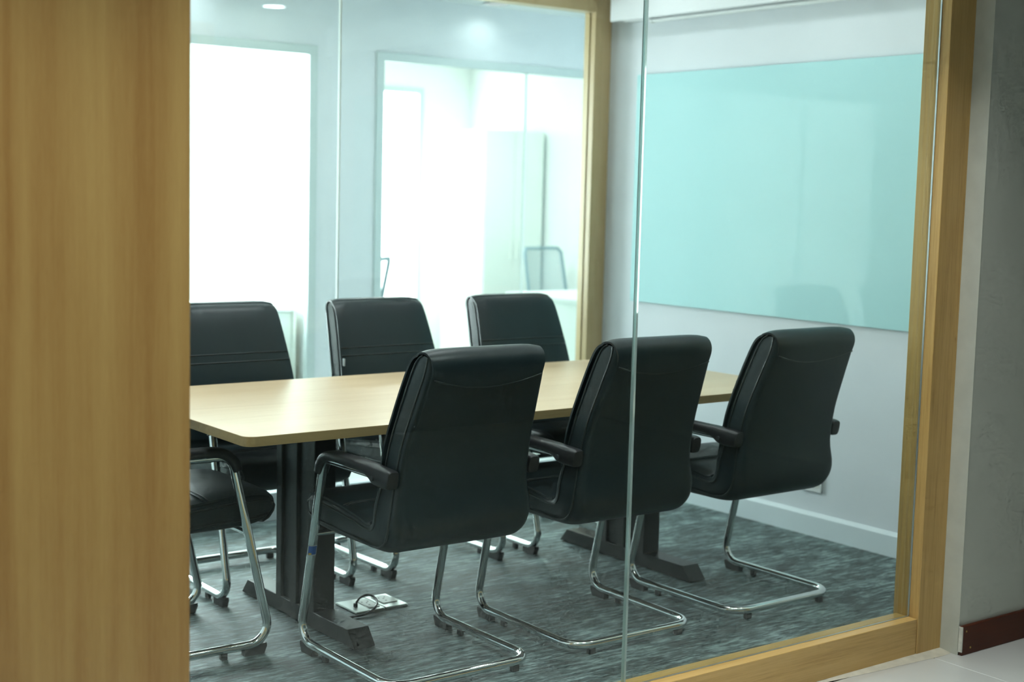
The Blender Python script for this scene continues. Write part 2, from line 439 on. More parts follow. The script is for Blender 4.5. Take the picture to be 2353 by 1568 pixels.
# front glazing: post, sill, header, panes
w1 = struct(empty('window_1', (0, 0, 0)), 'front glass partition with oak frame facing the corridor')
FD = 0.100
box('post', (3.800, YF, 0.0), (3.924, YF + FD, 2.47), 'oak_z', w1, 0.0012)
box('sill', (1.25, YF + 0.0015, 0.006), (3.7965, YF + 0.086, 0.124), 'oak_x', w1, 0.0012)
box('sill_gap_dark', (1.25, YF + 0.008, 0.0), (3.800, YF + 0.070, 0.118), 'dark', w1)  # dark box added so the gaps round the sill look shaded
box('header', (1.25, YF, 2.38), (3.800, YF + FD, 2.47), 'oak_x', w1, 0.0012)
GY = 2.832
box('pane', (1.258, GY, 0.124), (2.5615, GY + 0.010, 2.38), 'glass', w1)
box('pane', (2.5685, GY, 0.124), (3.800, GY + 0.010, 2.38), 'glass', w1)
box('joint', (2.5615, GY - 0.001, 0.125), (2.5685, GY + 0.011, 2.38), 'joint', w1)
box('glass_channel', (1.258, GY - 0.006, 0.1235), (3.797, GY - 0.0005, 0.1258), 'alu', w1)
box('glass_channel', (3.7970, GY - 0.006, 0.1258), (3.8002, GY - 0.0005, 2.38), 'alu', w1)

# oak clad column to the left of the glass
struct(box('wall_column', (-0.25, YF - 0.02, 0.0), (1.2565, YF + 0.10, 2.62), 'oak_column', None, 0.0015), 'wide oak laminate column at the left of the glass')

# corridor wall to the right of the post
wc = struct(box('wall_corridor', (3.925, 2.722, 0.0), (HX1, 2.83, 2.62), 'hall_wall'), 'grey shaded corridor wall right of the glass')
box('corner_strip', (3.9235, 2.7208, 0.0), (3.9252, YF + 0.02, 2.62), 'hall_edge', wc)
struct(box('wall_corridor_left', (HX0, 2.78, -0.06), (-0.25, 2.86, 2.62), 'hall_wall'), 'corridor wall beyond the oak column')
struct(box('wall_corridor_back', (HX0, HB - 0.1, -0.06), (HX1, HB, 2.62), 'hall_dark'), 'corridor wall facing the glass')
struct(box('wall_corridor_end', (HX1, HB, -0.06), (HX1 + 0.1, 2.83, 2.62), 'hall_wall'), 'end wall of the corridor')
struct(box('wall_corridor_start', (HX0 - 0.1, HB, -0.06), (HX0, 2.83, 2.62), 'hall_wall'), 'far end wall of the corridor')
# red-brown baseboard with a chipped painted end
bb = struct(box('baseboard_corridor', (3.927, 2.707, 0.0), (HX1, 2.7215, 0.098), 'red_wood', None, 0.002), 'dark red-brown wooden baseboard with chipped painted end')
box('end_paint', (3.9235, 2.7065, 0.012), (3.9275, 2.7218, 0.096), 'white_paint', bb)
disc('nail', (3.945, 2.7065, 0.080), 0.0035, 0.002, 'brass', bb, 'Y', 10)
disc('nail', (3.971, 2.7065, 0.022), 0.0035, 0.002, 'brass', bb, 'Y', 10)
# smeared filler strip at the foot of the frame
bm = bmesh.new()
px = [3.30, 3.42, 3.55, 3.65, 3.74, 3.80, 3.86, 3.92, 3.926]
py = [2.788, 2.776, 2.764, 2.758, 2.752, 2.748, 2.742, 2.744, 2.748]
lo = [bm.verts.new((x, y, 0.0005)) for x, y in zip(px, py)]; hi = [bm.verts.new((x, 2.795, 0.0075)) for x in px]
mi = [bm.verts.new((x, y * 0.4 + 2.79 * 0.6, 0.0045)) for x, y in zip(px, py)]
for k in range(len(px) - 1):
    bm.faces.new((lo[k], lo[k + 1], mi[k + 1], mi[k])); bm.faces.new((mi[k], mi[k + 1], hi[k + 1], hi[k]))
struct(link_mesh('trim_1', bm, 'filler', smooth=True), 'smeared cement filler along the foot of the oak frame')

# back glazing: posts, header, sill, panes
w2 = struct(empty('window_2'), 'back glass partition with oak frame behind the table')
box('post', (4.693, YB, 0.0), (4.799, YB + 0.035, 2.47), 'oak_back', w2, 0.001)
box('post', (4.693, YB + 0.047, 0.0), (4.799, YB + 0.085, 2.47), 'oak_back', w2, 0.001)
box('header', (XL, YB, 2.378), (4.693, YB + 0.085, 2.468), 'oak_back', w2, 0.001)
box('sill', (XL, YB, 0.0), (4.693, YB + 0.085, 0.124), 'skirting', w2, 0.001)
xs = [XL + 0.01, 1.80, 3.25, 4.76]
for a, b in zip(xs[:-1], xs[1:]):
    box('pane', (a + 0.003, YB + 0.036, 0.124), (b - 0.003, YB + 0.046, 2.378), 'glass_back', w2)
for x in xs[1:-1]:
    box('joint', (x - 0.004, YB + 0.034, 0.124), (x + 0.004, YB + 0.048, 2.378), 'joint_pale', w2)
box('glass_channel', (4.760, YB + 0.035, 0.0), (4.799, YB + 0.047, 2.40), 'alu', w2)

# corridor wall with the two office windows
T = 0.10
W3 = (0.6, 4.03); W4 = (4.42, 6.75); WZ0, WZ1 = 0.14, 2.266
struct(box('wall_office_left', (-1.5, YW, 0), (W3[0], YW + T, ZH), 'wall'), 'white wall left of the first office window')
struct(box('wall_office_mid', (W3[1], YW, 0), (W4[0], YW + T, ZH), 'wall'), 'white pier between the two office windows')
struct(box('wall_office_right', (W4[1], YW, 0), (8.6, YW + T, ZH), 'wall'), 'white wall right of the second office window')
struct(box('wall_office_top', (W3[0], YW, WZ1), (W3[1], YW + T, ZH), 'wall'), 'white wall above the first office window')
struct(box('wall_office_over', (W4[0], YW, WZ1), (W4[1], YW + T, ZH), 'wall'), 'white wall above the second office window')
struct(box('wall_office_low', (W3[0], YW, 0), (W3[1], YW + T, WZ0), 'wall'), 'white kerb below the first office window')
struct(box('wall_office_under', (W4[0], YW, 0), (W4[1], YW + T, WZ0), 'wall'), 'white kerb below the second office window')
struct(box('wall_office_upper', (-1.5, YW + T - 0.02, ZH), (8.6, YW + T, 2.67), 'wall'), 'white wall above the corridor ceiling')
def office_window(name, x0, x1, label, joints):
    w = struct(empty(name), label)
    f, d = 0.052, 0.03
    box('frame', (x0, YW - 0.012, WZ1 - f), (x1, YW + d, WZ1), 'trim', w, 0.002)
    box('frame', (x0, YW - 0.012, WZ0), (x1, YW + d, WZ0 + f), 'trim', w, 0.002)
    box('frame', (x0, YW - 0.012, WZ0 + f), (x0 + f, YW + d, WZ1 - f), 'trim', w, 0.002)
    box('frame', (x1 - f, YW - 0.012, WZ0 + f), (x1, YW + d, WZ1 - f), 'trim', w, 0.002)
    e = [x0 + f] + joints + [x1 - f]
    for a, b in zip(e[:-1], e[1:]):
        box('pane', (a + 0.002, YW + 0.006, WZ0 + f), (b - 0.002, YW + 0.014, WZ1 - f), 'glass_clear', w)
    for x in joints:
        box('joint', (x - 0.006, YW + 0.003, WZ0 + f), (x + 0.006, YW + 0.017, WZ1 - f), 'joint_pale', w)
office_window('window_3', W3[0], W3[1], 'grey framed office window at the left with plain white light', [1.72])
office_window('window_4', W4[0], W4[1], 'grey framed office window looking onto cabinet and desk', [5.53])

# far office shell: a left room with the wide daylight window, a right room with the narrow one
struct(box('wall_office_side', (XO, YW + T, 0), (XO + 0.1, YO, 2.62), 'office_white'), 'bright white right wall of the right office')
struct(box('wall_office_split', (4.20, YW + T, 0), (4.30, YO, 2.62), 'office_white'), 'bright white wall seen through the left office window')
struct(box('wall_office_start', (0.2, YW + T, 0), (0.3, YO, 2.62), 'office_white'), 'left wall of the left office')
EZ = (0.42, 2.36)
def outer_window(n, y, x0, x1, a, b, which, mat):
    """outer wall x0..x1 at depth y with a blind-covered window a..b"""
    struct(box('wall_%s_left' % which, (x0, y, 0), (a, y + 0.1, 2.62), 'office_white'), 'outer wall left of the %s daylight window' % which)
    struct(box('wall_%s_right' % which, (b, y, 0), (x1, y + 0.1, 2.62), 'office_white'), 'outer wall right of the %s daylight window' % which)
    struct(box('wall_%s_top' % which, (a, y, EZ[1]), (b, y + 0.1, 2.62), 'office_white'), 'outer wall above the %s daylight window' % which)
    struct(box('wall_%s_low' % which, (a, y, 0), (b, y + 0.1, EZ[0]), 'office_white'), 'outer wall below the %s daylight window' % which)
    w = struct(empty('window_%d' % n), which + ' daylight window with white roller blind in the far office')
    for z in (EZ[1] - 0.05, EZ[0]):
        box('frame', (a, y - 0.01, z), (b, y + 0.05, z + 0.05), 'trim', w, 0.002)
    for x in (a, b - 0.05):
        box('frame', (x, y - 0.01, EZ[0] + 0.05), (x + 0.05, y + 0.05, EZ[1] - 0.05), 'trim', w, 0.002)
    box('blind', (a + 0.05, y + 0.03, EZ[0] + 0.05), (b - 0.05, y + 0.036, EZ[1] - 0.05), mat, w)
outer_window(5, 9.3, 0.3, 4.2, 1.7, 4.1, 'wide', 'blind')
outer_window(6, YO, 4.3, XO, 6.05, 7.00, 'narrow', 'blind_narrow')

# ------------------------------------------------------------------ ceiling lamps
def linear_lamp(name, cx, cyy, z, lx, ly, mat, label, group=None):
    t = empty(name, (cx, cyy, z))
    hx, hy = lx / 2 + 0.015, ly / 2 + 0.015
    bm = bmesh.new()
    add_box(bm, (-hx, -hy, -0.03), (-lx / 2, hy, 0)); add_box(bm, (lx / 2, -hy, -0.03), (hx, hy, 0))
    add_box(bm, (-lx / 2, -hy, -0.03), (lx / 2, -ly / 2, 0)); add_box(bm, (-lx / 2, ly / 2, -0.03), (lx / 2, hy, 0))
    link_mesh('housing', bm, 'plastic_white', t)
    box('diffuser', (-lx / 2, -ly / 2, -0.022), (lx / 2, ly / 2, -0.012), mat, t)
    tag(t, label, 'lamp', group)
    return t
for x in (3.2, 0.6, -2.0):
    linear_lamp('hall_fill_panel', x, 0.2, 2.615, 0.6, 0.6, 'fill_hall', 'unseen square fill panel added on the front corridor ceiling', 'added corridor fill panels')
linear_lamp('office_fill_panel', 5.6, 8.5, 2.615, 1.2, 0.6, 'fill_office', 'unseen ceiling panel added to brighten the far office')
for x in (1.3, 3.4, 5.5):
    linear_lamp('back_fill_panel', x, 6.05, ZH - 0.004, 1.2, 0.3, 'fill_back', 'unseen long fill panel added on the back corridor ceiling', 'added back corridor fill panels')
def make_downlight(z, watts, col, spread=180, lens='lamp_room'):
    t = empty('downlight', (0, 0, z))
    bm = bmesh.new(); bmesh.ops.create_cone(bm, cap_ends=False, segments=32, radius1=0.085, radius2=0.072, depth=0.008)
    bmesh.ops.translate(bm, verts=bm.verts, vec=(0, 0, -0.004)); link_mesh('rim', bm, 'plastic_white', t, smooth=True)
    disc('lens', (0, 0, -0.002), 0.072, 0.003, lens, t, 'Z', 32)
    l = bpy.data.lights.new('downlight_glow', 'AREA'); l.shape = 'DISK'; l.size = 0.135; l.energy = watts; l.color = col; l.spread = math.radians(spread)
    lo_ = bpy.data.objects.new('downlight_glow', l); COL.objects.link(lo_); lo_.parent = t; lo_.location = (0, 0, -0.006)
    return t
def downlight_row(spots_, z, watts, col, label, group, spread=180, lens='lamp_room'):
    p = make_downlight(z, watts, col, spread, lens)
    for i, (x, y) in enumerate(spots_):
        t = p if i == 0 else copy_tree(p)
        t.location = (x, y, z); tag(t, label, 'lamp', group)
downlight_row([(4.28, 3.0), (4.28, 4.05), (4.28, 5.0)], ZC, WALL_ROW, (0.95, 0.99, 1.0), 'small round downlight in the ceiling near the board wall', 'meeting room downlights')
downlight_row([(3.10, 3.80), (3.10, 4.70), (1.92, 3.80), (1.92, 4.70), (0.80, 4.25)], ZC, ROOM_LIGHT, (0.95, 0.99, 1.0), 'small round downlight in the ceiling above the table', 'meeting room downlights', 112)
downlight_row([(5.154, 7.036)], ZH, BACK_LIGHT, (0.95, 1.0, 0.97), 'round downlight above the right office window in the back corridor', 'back corridor downlights', 135, 'lamp_dim')
downlight_row([(x, 7.036) for x in (3.25, 1.35, 7.05)], ZH, BACK_LIGHT, (0.95, 1.0, 0.97), 'round back corridor downlight out of the picture', 'back corridor downlights', 135, 'lamp_dim')

downlight_row([(3.00, 2.42), (1.75, 2.25), (0.55, 2.1), (-0.65, 2.1)], 2.615, HALL_SPOT, (0.97, 1.0, 0.96), 'unseen small round downlight added in the front corridor ceiling', 'added front corridor downlights', 105)

# ------------------------------------------------------------------ conference table
TX0, TX1, TY0, TY1, TZ = 1.842, 4.232, 3.680, 4.742, 0.75
tb = empty('conference_table', ((TX0 + TX1) / 2, (TY0 + TY1) / 2, 0))
ox, oy = (TX0 + TX1) / 2, (TY0 + TY1) / 2
hx, hy = (TX1 - TX0) / 2, (TY1 - TY0) / 2
prism('tabletop', rounded_rect(-hx + 0.001, -hy + 0.001, hx - 0.001, hy - 0.001, 0.032, 8), TZ - 0.028, TZ, 'table_wood', tb, 0.0015)
# edge band: a thin ring around the top
bm = bmesh.new()
o_ = rounded_rect(-hx, -hy, hx, hy, 0.033, 8); i_ = rounded_rect(-hx + 0.0012, -hy + 0.0012, hx - 0.0012, hy - 0.0012, 0.032, 8)
za, zb = TZ - 0.029, TZ - 0.0012
ring = [[bm.verts.new((x, y, z)) for x, y in q] for q, z in ((i_, za), (o_, za), (o_, zb), (i_, zb))]
n = len(o_)
for a in range(4):
    A, B = ring[a], ring[(a + 1) % 4]
    for k in range(n):
        bm.faces.new((A[k], A[(k + 1) % n], B[(k + 1) % n], B[k]))
link_mesh('edge_band', bm, 'edge_wood', tb, smooth=True, angle=40)
def table_leg(x0, x1, flip):
    # x0..x1 world extent of the foot; ribs on the outer side
    cx = (x0 + x1) / 2 - ox; c_y = 4.215 - oy; hw = (x1 - x0) / 2
    col = box('column', (cx - hw + 0.012, c_y - 0.125, 0.055), (cx + hw - 0.012, c_y + 0.135, TZ - 0.03), 'black_steel', tb, 0.001)
    for a, b in ((-0.128, -0.072), (-0.008, 0.034), (0.100, 0.137)):
        box('rib', (cx - hw, c_y + a, 0.055), (cx - hw + 0.014, c_y + b, TZ - 0.03), 'grey_steel', col, 0.002)
    box('face_plate', (cx - hw + 0.001, c_y - 0.129, 0.055), (cx + hw, c_y - 0.124, TZ - 0.03), 'black_steel', col, 0.001)
    box('face_plate', (cx - hw + 0.001, c_y + 0.135, 0.055), (cx + hw, c_y + 0.138, TZ - 0.03), 'black_steel', col, 0.001)
    box('face_plate', (cx + hw - 0.013, c_y - 0.124, 0.055), (cx + hw, c_y + 0.135, TZ - 0.03), 'black_steel', col, 0.001)
    # foot: bar with sloped ends
    y0, y1, h = 3.818 - oy, 4.612 - oy, 0.058
    bm = bmesh.new(); pr = [(y0, 0.004), (y1, 0.004), (y1 - 0.045, h), (y0 + 0.045, h)]
    loft(bm, [[(cx - hw, y, z) for y, z in pr], [(cx + hw, y, z) for y, z in pr]])
    bmesh.ops.bevel(bm, geom=list(bm.edges), offset=0.0015, segments=1, affect='EDGES')
    ft = link_mesh('foot', bm, 'black_steel', tb)
    for yy in (y0 + 0.06, y1 - 0.06):
        disc('leveller', (cx, yy, 0.003), 0.018, 0.006, 'rubber', ft, 'Z', 12)
    box('top_bracket', (cx - hw - 0.01, c_y - 0.36, TZ - 0.052), (cx + hw + 0.01, c_y + 0.36, TZ - 0.029), 'black_steel', tb, 0.002)
table_leg(2.294, 2.374, 1); table_leg(3.779, 3.860, 1)
for yy in (4.05, 4.37):
    box('rail', (2.374 - ox, yy - oy - 0.02, TZ - 0.075), (3.779 - ox, yy - oy + 0.02, TZ - 0.034), 'black_steel', tb, 0.002)
tag(tb, 'long oak laminate conference table on two black steel pedestal legs', 'table')

# ------------------------------------------------------------------ cantilever chairs
# inner (sitting side) and outer (shell side) profile, (y, z): front nose -> seat -> backrest top ; half width
PAIRS = [  # iy, iz, oy, oz, w, ro
    (0.303, 0.468, 0.296, 0.444, 0.216, 0.010),
    (0.286, 0.496, 0.268, 0.418, 0.224, 0.022),
    (0.220, 0.506, 0.212, 0.406, 0.228, 0.022),
    (0.100, 0.500, 0.100, 0.402, 0.231, 0.024),
    (-0.020, 0.489, -0.045, 0.401, 0.237, 0.034),
    (-0.104, 0.482, -0.176, 0.404, 0.247, 0.052),
    (-0.138, 0.503, -0.246, 0.434, 0.254, 0.052),
    (-0.148, 0.560, -0.272, 0.500, 0.254, 0.038),
    (-0.158, 0.630, -0.264, 0.600, 0.237, 0.022),
    (-0.182, 0.740, -0.283, 0.720, 0.230, 0.018),
    (-0.222, 0.860, -0.325, 0.838, 0.219, 0.018),
    (-0.262, 0.960, -0.362, 0.935, 0.209, 0.018),
    (-0.288, 0.996, -0.370, 0.978, 0.206, 0.018),
    (-0.318, 1.008, -0.358, 1.000, 0.203, 0.016),
]
def shell_section(iy, iz, oy_, oz, w, ro, ri=0.020):
    T_ = math.hypot(oy_ - iy, oz - iz); ro = min(ro, T_ * 0.55); ri = min(ri, T_ * 0.4)
    pts = []
    for cx_, cv, r, a0 in ((w - ri, ri, ri, -90), (w - ro, T_ - ro, ro, 0), (-w + ro, T_ - ro, ro, 90), (-w + ri, ri, ri, 180)):
        for k in range(6):
            a = math.radians(a0 + 90 * k / 5); pts.append((cx_ + r * math.cos(a), cv + r * math.sin(a)))
    d = ((oy_ - iy) / T_, (oz - iz) / T_)
    return [(x, iy + d[0] * v, iz + d[1] * v) for x, v in pts]

def sheet(bm, rows, halfw, thick, sag=None, nu=14):
    """quilted sheet: rows = (point(y,z), normal(y,z)); closed two-sided grid"""
    top, bot = [], []
    for i, ((y, z), (ny, nz), hw) in enumerate(rows):
        ta, ba = [], []
        for k in range(nu + 1):
            u = -1 + 2 * k / nu
            e = 1 - 0.75 * abs(u) ** 8
            th = (thick[i] if isinstance(thick, list) else thick) * e
            ta.append(bm.verts.new((u * hw, y + ny * th, z + nz * th)))
            ba.append(bm.verts.new((u * hw, y - ny * 0.004, z - nz * 0.004)))
        top.append(ta); bot.append(ba)
    R_ = len(rows)
    for i in range(R_ - 1):
        for k in range(nu):
            bm.faces.new((top[i][k], top[i][k + 1], top[i + 1][k + 1], top[i + 1][k]))
            bm.faces.new((bot[i][k], bot[i + 1][k], bot[i + 1][k + 1], bot[i][k + 1]))
        bm.faces.new((top[i][0], top[i + 1][0], bot[i + 1][0], bot[i][0]))
        bm.faces.new((top[i][nu], bot[i][nu], bot[i + 1][nu], top[i + 1][nu]))
    for i in (0, R_ - 1):
        for k in range(nu):
            bm.faces.new((top[i][k], bot[i][k], bot[i][k + 1], top[i][k + 1]))
    return top

def path_rows(pts, hws):
    """normals to a (y,z) polyline, pointing to its left-hand outside (away from the shell)"""
    rows = []
    for i, p in enumerate(pts):
        a = pts[max(i - 1, 0)]; b = pts[min(i + 1, len(pts) - 1)]
        t = Vector((b[0] - a[0], b[1] - a[1])).normalized()
        rows.append((p, (t[1], -t[0]), hws[i]))
    return rows

def make_chair():
    root = empty('conference_chair')
    fine = cat(PAIRS, 4)
    # upholstered shell
    bm = bmesh.new(); secs = [shell_section(*p) for p in fine]
    loft(bm, secs)
    link_mesh('shell', bm, 'leather', root, smooth=True, angle=55)
    # piping along both sides, on shell edge and cushion edge
    for s in (-1, 1):
        bm = bmesh.new()
        add_tube(bm, [(s * (p[4] + 0.0005), p[0] + (p[2] - p[0]) * 0.76, p[1] + (p[3] - p[1]) * 0.76) for p in fine[3:]], 0.0035, 6)
        link_mesh('piping', bm, 'piping', root, smooth=True)
        bm = bmesh.new()
        add_tube(bm, [(s * (p[4] + 0.0005), p[0] + (p[2] - p[0]) * 0.20, p[1] + (p[3] - p[1]) * 0.20) for p in fine[2:]], 0.0032, 6)
        link_mesh('piping', bm, 'piping', root, smooth=True)
    # back pad: front of the backrest, over the top, flap down the rear
    up_ = [((p[0], p[1]), min(p[4], 0.232) + 0.006) for p in fine[26:52]]
    over = cat([(-0.302, 1.006), (-0.320, 1.013), (-0.342, 1.013), (-0.361, 1.001), (-0.3705, 0.982), (-0.3700, 0.962), (-0.3615, 0.936)], 3)
    pts = [a for a, _ in up_] + [(a, b) for a, b in over]
    hws = [h for _, h in up_] + [0.210 - 0.014 * k / (len(over) - 1) for k in range(len(over))]
    rows = path_rows(pts, hws)
    rows = [(p, (-n_[0], -n_[1]), h) if False else (p, n_, h) for p, n_, h in rows]
    bm = bmesh.new(); nr = len(rows); sheet(bm, rows, None, [0.013 if i < nr - 19 else max(0.0075, 0.013 - 0.0007 * (i - nr + 19)) for i in range(nr)])
    # sagging lower edge of the flap
    zlow = 0.936
    for v in bm.verts:
        if v.co.y < -0.35 and v.co.z < 0.975:
            u = abs(v.co.x) / 0.196; k = (0.975 - v.co.z) / 0.04
            dz = -0.030 * max(0, 1 - u * u) * min(1.3, max(0, k))
            v.co.z += dz; v.co.y -= dz * 0.42
    pad = link_mesh('back_pad', bm, 'leather', root, smooth=True, angle=60)
    # flap stitching and front seam
    bm = bmesh.new()
    add_tube(bm, [(0.192 * u / 12, -0.3690 + 0.0126 * (1 - (u / 12) ** 2), 0.9385 - 0.030 * (1 - (u / 12) ** 2)) for u in range(-12, 13)], 0.0028, 6)
    link_mesh('seam', bm, 'piping', pad, smooth=True)
    for zz in (0.805, 0.822):
        q = min(fine, key=lambda p: abs(p[1] - zz) + (0 if p[0] < -0.1 else 9))
        bm = bmesh.new(); add_tube(bm, [(q[4] * u / 6, q[0] + 0.0125 - (0.006 if abs(u) == 6 else 0), q[1] + 0.004) for u in range(-6, 7)], 0.0024, 5)
        link_mesh('seam', bm, 'piping', pad, smooth=True)
    # seat pad, wrapping round the nose
    sp = [(p[0], p[1], p[4] - 0.004) for p in fine[22::-1]]
    sp += [(0.306, 0.462, 0.215), (0.302, 0.445, 0.215), (0.285, 0.425, 0.218), (0.262, 0.414, 0.219)]
    rows = path_rows([(a, b) for a, b, _ in sp], [c for _, _, c in sp])
    rows = [(p, (-n_[0], -n_[1]), h) for p, n_, h in rows]
    bm = bmesh.new(); sheet(bm, rows, None, 0.012)
    sp_o = link_mesh('seat_pad', bm, 'leather', root, smooth=True, angle=60)
    for yy in (0.055, 0.071):
        bm = bmesh.new(); add_tube(bm, [(0.222 * u / 8, yy, 0.5095 - (0.006 if abs(u) == 8 else 0)) for u in range(-8, 9)], 0.0024, 5)
        link_mesh('seam', bm, 'piping', sp_o, smooth=True)
    # chrome tube: arm - front leg - floor runner - rear bar - and back up
    X = 0.256; zt = 0.031
    P = [(-X, -0.205, 0.642), (-X, 0.135, 0.642), (-X, 0.276, zt), (-X, -0.275, zt), (X, -0.275, zt), (X, 0.276, zt), (X, 0.135, 0.642), (X, -0.205, 0.642)]
    tube('frame', fillet(P, [0, 0.052, 0.062, 0.075, 0.075, 0.062, 0.052, 0], 9), 0.0142, 'chrome', root, 14)
    tube('crossbar', [(-X, 0.188, 0.393), (X, 0.188, 0.393)], 0.009, 'chrome', root, 10)
    for s in (-1, 1):
        bm = bmesh.new(); gp = [(0.178, 0.0), (0.246, 0.0), (0.256, 0.024), (0.254, 0.034), (0.178, 0.024)]
        loft(bm, [[(s * X + q, y, z) for y, z in gp] for q in (-0.0115, 0.0115)]); link_mesh('glide', bm, 'rubber', root)
        box('glide', (s * X - 0.008, 0.100, 0.0), (s * X + 0.008, 0.122, 0.020), 'rubber', root, 0.002)
        box('glide', (s * 0.19 - 0.013, -0.284, 0.0), (s * 0.19 + 0.013, -0.266, 0.020), 'rubber', root, 0.002)
    # arm pads
    st = cat([(-0.262, 0.640, 0.050, 0.019), (-0.250, 0.641, 0.058, 0.022), (-0.190, 0.643, 0.060, 0.023), (-0.160, 0.652, 0.046, 0.024), (-0.120, 0.658, 0.034, 0.025), (0.000, 0.660, 0.031, 0.026), (0.075, 0.658, 0.032, 0.026), (0.112, 0.648, 0.034, 0.025), (0.140, 0.624, 0.034, 0.023), (0.152, 0.596, 0.032, 0.021)], 3)
    for s in (-1, 1):
        secs = []
        for i, (y, z, t_, hw) in enumerate(st):
            a = st[max(i - 1, 0)]; b = st[min(i + 1, len(st) - 1)]
            tv = Vector((b[0] - a[0], b[1] - a[1])).normalized(); nv = (-tv[1], tv[0])
            ring_ = []
            for k in range(14):
                an = 2 * math.pi * k / 14; cx_ = math.copysign(abs(math.cos(an)) ** 0.55, math.cos(an)); cv = math.copysign(abs(math.sin(an)) ** 0.55, math.sin(an))
                ring_.append((s * X + hw * cx_, y + nv[0] * cv * t_ / 2, z + nv[1] * cv * t_ / 2))
            secs.append(ring_)
        bm = bmesh.new(); loft(bm, secs)
        arm = link_mesh('armrest', bm, 'arm', root, smooth=True, angle=50)
        disc('bolt', (s * (X + 0.0235), -0.185, 0.636), 0.008, 0.009, 'bolt', arm, 'X', 12)
    return root

chair = make_chair()
G_ = 'black cantilever chairs around the conference table'
spots = [
    ((2.420, 3.662), 0.0, 'black leather chair with its back to the glass, nearest the oak column, sticker on leg'),
    ((3.112, 3.660), -0.01, 'black leather chair crossed by the vertical glass joint, back turned, middle of the near side'),
    ((3.822, 3.660), 0.012, 'black leather chair, back turned, nearest the oak post and the glass board'),
    ((2.417, 4.722), math.pi, 'black leather chair across the table, cut off by the oak column edge'),
    ((3.107, 4.724), math.pi + 0.015, 'black leather chair across the table, middle of far side, small pale tag on its edge'),
    ((3.800, 4.722), math.pi - 0.01, 'black leather chair across the table, far side, nearest the board wall'),
    ((1.800, 4.222), -math.pi / 2, 'black leather chair at the table head, mostly hidden behind the oak column'),
]
chairs = []
for i, ((x, y), rz, lab) in enumerate(spots):
    c = chair if i == 0 else copy_tree(chair)
    c.location = (x, y, 0); c.rotation_euler = (0, 0, rz)
    tag(c, lab, 'chair', G_); chairs.append(c)
# sticker wrapped on the left front leg of the first chair
def leg_point(z):
    t = (z - 0.031) / (0.642 - 0.031); return 0.276 + (0.135 - 0.276) * t
def wrap_sticker(name, z0, z1, a0, a1, mat, parent, r):
    bm = bmesh.new(); rows = []
    for z in (z0, z1):
        rows.append([bm.verts.new((-0.256 + r * math.cos(math.radians(a)), leg_point(z) + r * math.sin(math.radians(a)), z)) for a in [a0 + (a1 - a0) * k / 8 for k in range(9)]])
    for k in range(8):
        bm.faces.new((rows[0][k], rows[0][k + 1], rows[1][k + 1], rows[1][k]))
    return link_mesh(name, bm, mat, parent, smooth=True)
st_ = wrap_sticker('sticker', 0.322, 0.355, 180, 320, 'sticker_white', chairs[0], 0.0152)
wrap_sticker('sticker_print', 0.3245, 0.353, 195, 305, 'sticker_blue', st_, 0.0156)
wrap_sticker('sticker_mark', 0.3245, 0.330, 205, 240, 'sticker_yellow', st_, 0.0159)
# small tag on the pad edge of the middle far chair
box('tag', (0.224, -0.186, 0.765), (0.229, -0.172, 0.795), 'tag', chairs[4], 0.001)

# ------------------------------------------------------------------ board, socket, projector screen
gb = empty('glass_board', (XR - 0.002, 4.25, 0.945))
by0, by1 = 3.15 - 4.25, 5.336 - 4.25
box('panel', (-0.016, by0, 0), (-0.010, by1, 1.117), 'board', gb, 0.0012)
box('backing', (-0.010, by0 + 0.003, 0.003), (-0.004, by1 - 0.003, 1.114), 'board_edge', gb)
for yy in (by0 + 0.08, by1 - 0.08):
    for zz in (0.08, 1.03):
        box('wall_pad', (-0.004, yy - 0.02, zz - 0.02), (0.0, yy + 0.02, zz + 0.02), 'dark', gb)
tag(gb, 'large frameless mint green glass writing board on the white wall', 'board')
ws = empty('wall_socket', (XR, 4.12, 0.24))
prism_ = rounded_rect(-0.06, -0.043, 0.06, 0.043, 0.006, 3)
bm = bmesh.new(); loft(bm, [[(x, y, z) for y, z in prism_] for x in (0.0, -0.011)]); link_mesh('plate', bm, 'plastic_white', ws)
for yy in (-0.028, 0.028):
    s = box('outlet', (-0.0135, yy - 0.02, -0.024), (-0.011, yy + 0.02, 0.024), 'socket_face', ws, 0.001)
    for q in (-0.007, 0.007):
        box('slot', (-0.0140, yy + q - 0.0015, -0.004), (-0.0134, yy + q + 0.0015, 0.008), 'dark', s)
tag(ws, 'white wall socket low on the wall below the glass board', 'socket')
ps = empty('projector_screen', (XR - 0.003, 4.2, 2.32))
py0, py1 = 2.95 - 4.2, 5.44 - 4.2
bm = bmesh.new(); pr = [(0, 0.004), (-0.030, 0.004), (-0.030, 0.030), (-0.104, 0.030), (-0.104, 0.0), (-0.112, 0.0), (-0.112, 0.18), (0, 0.18)]
loft(bm, [[(x, py0, z) for x, z in pr], [(x, py1, z) for x, z in pr]]); link_mesh('casing', bm, 'screen_case', ps)
tube('bottom_bar', [(-0.072, py0 + 0.05, -0.011), (-0.072, py1 - 0.27, -0.011)], 0.011, 'plastic_white', ps, 14)
tube('bar_end', [(-0.072, py1 - 0.27, -0.011), (-0.072, py1 - 0.25, -0.011)], 0.0135, 'plastic_white', ps, 14)
box('fabric', (-0.073, py0 + 0.06, -0.002), (-0.071, py1 - 0.28, 0.0295), 'screen_case', ps)
tag(ps, 'white projector screen casing on the wall above the glass board', 'screen')

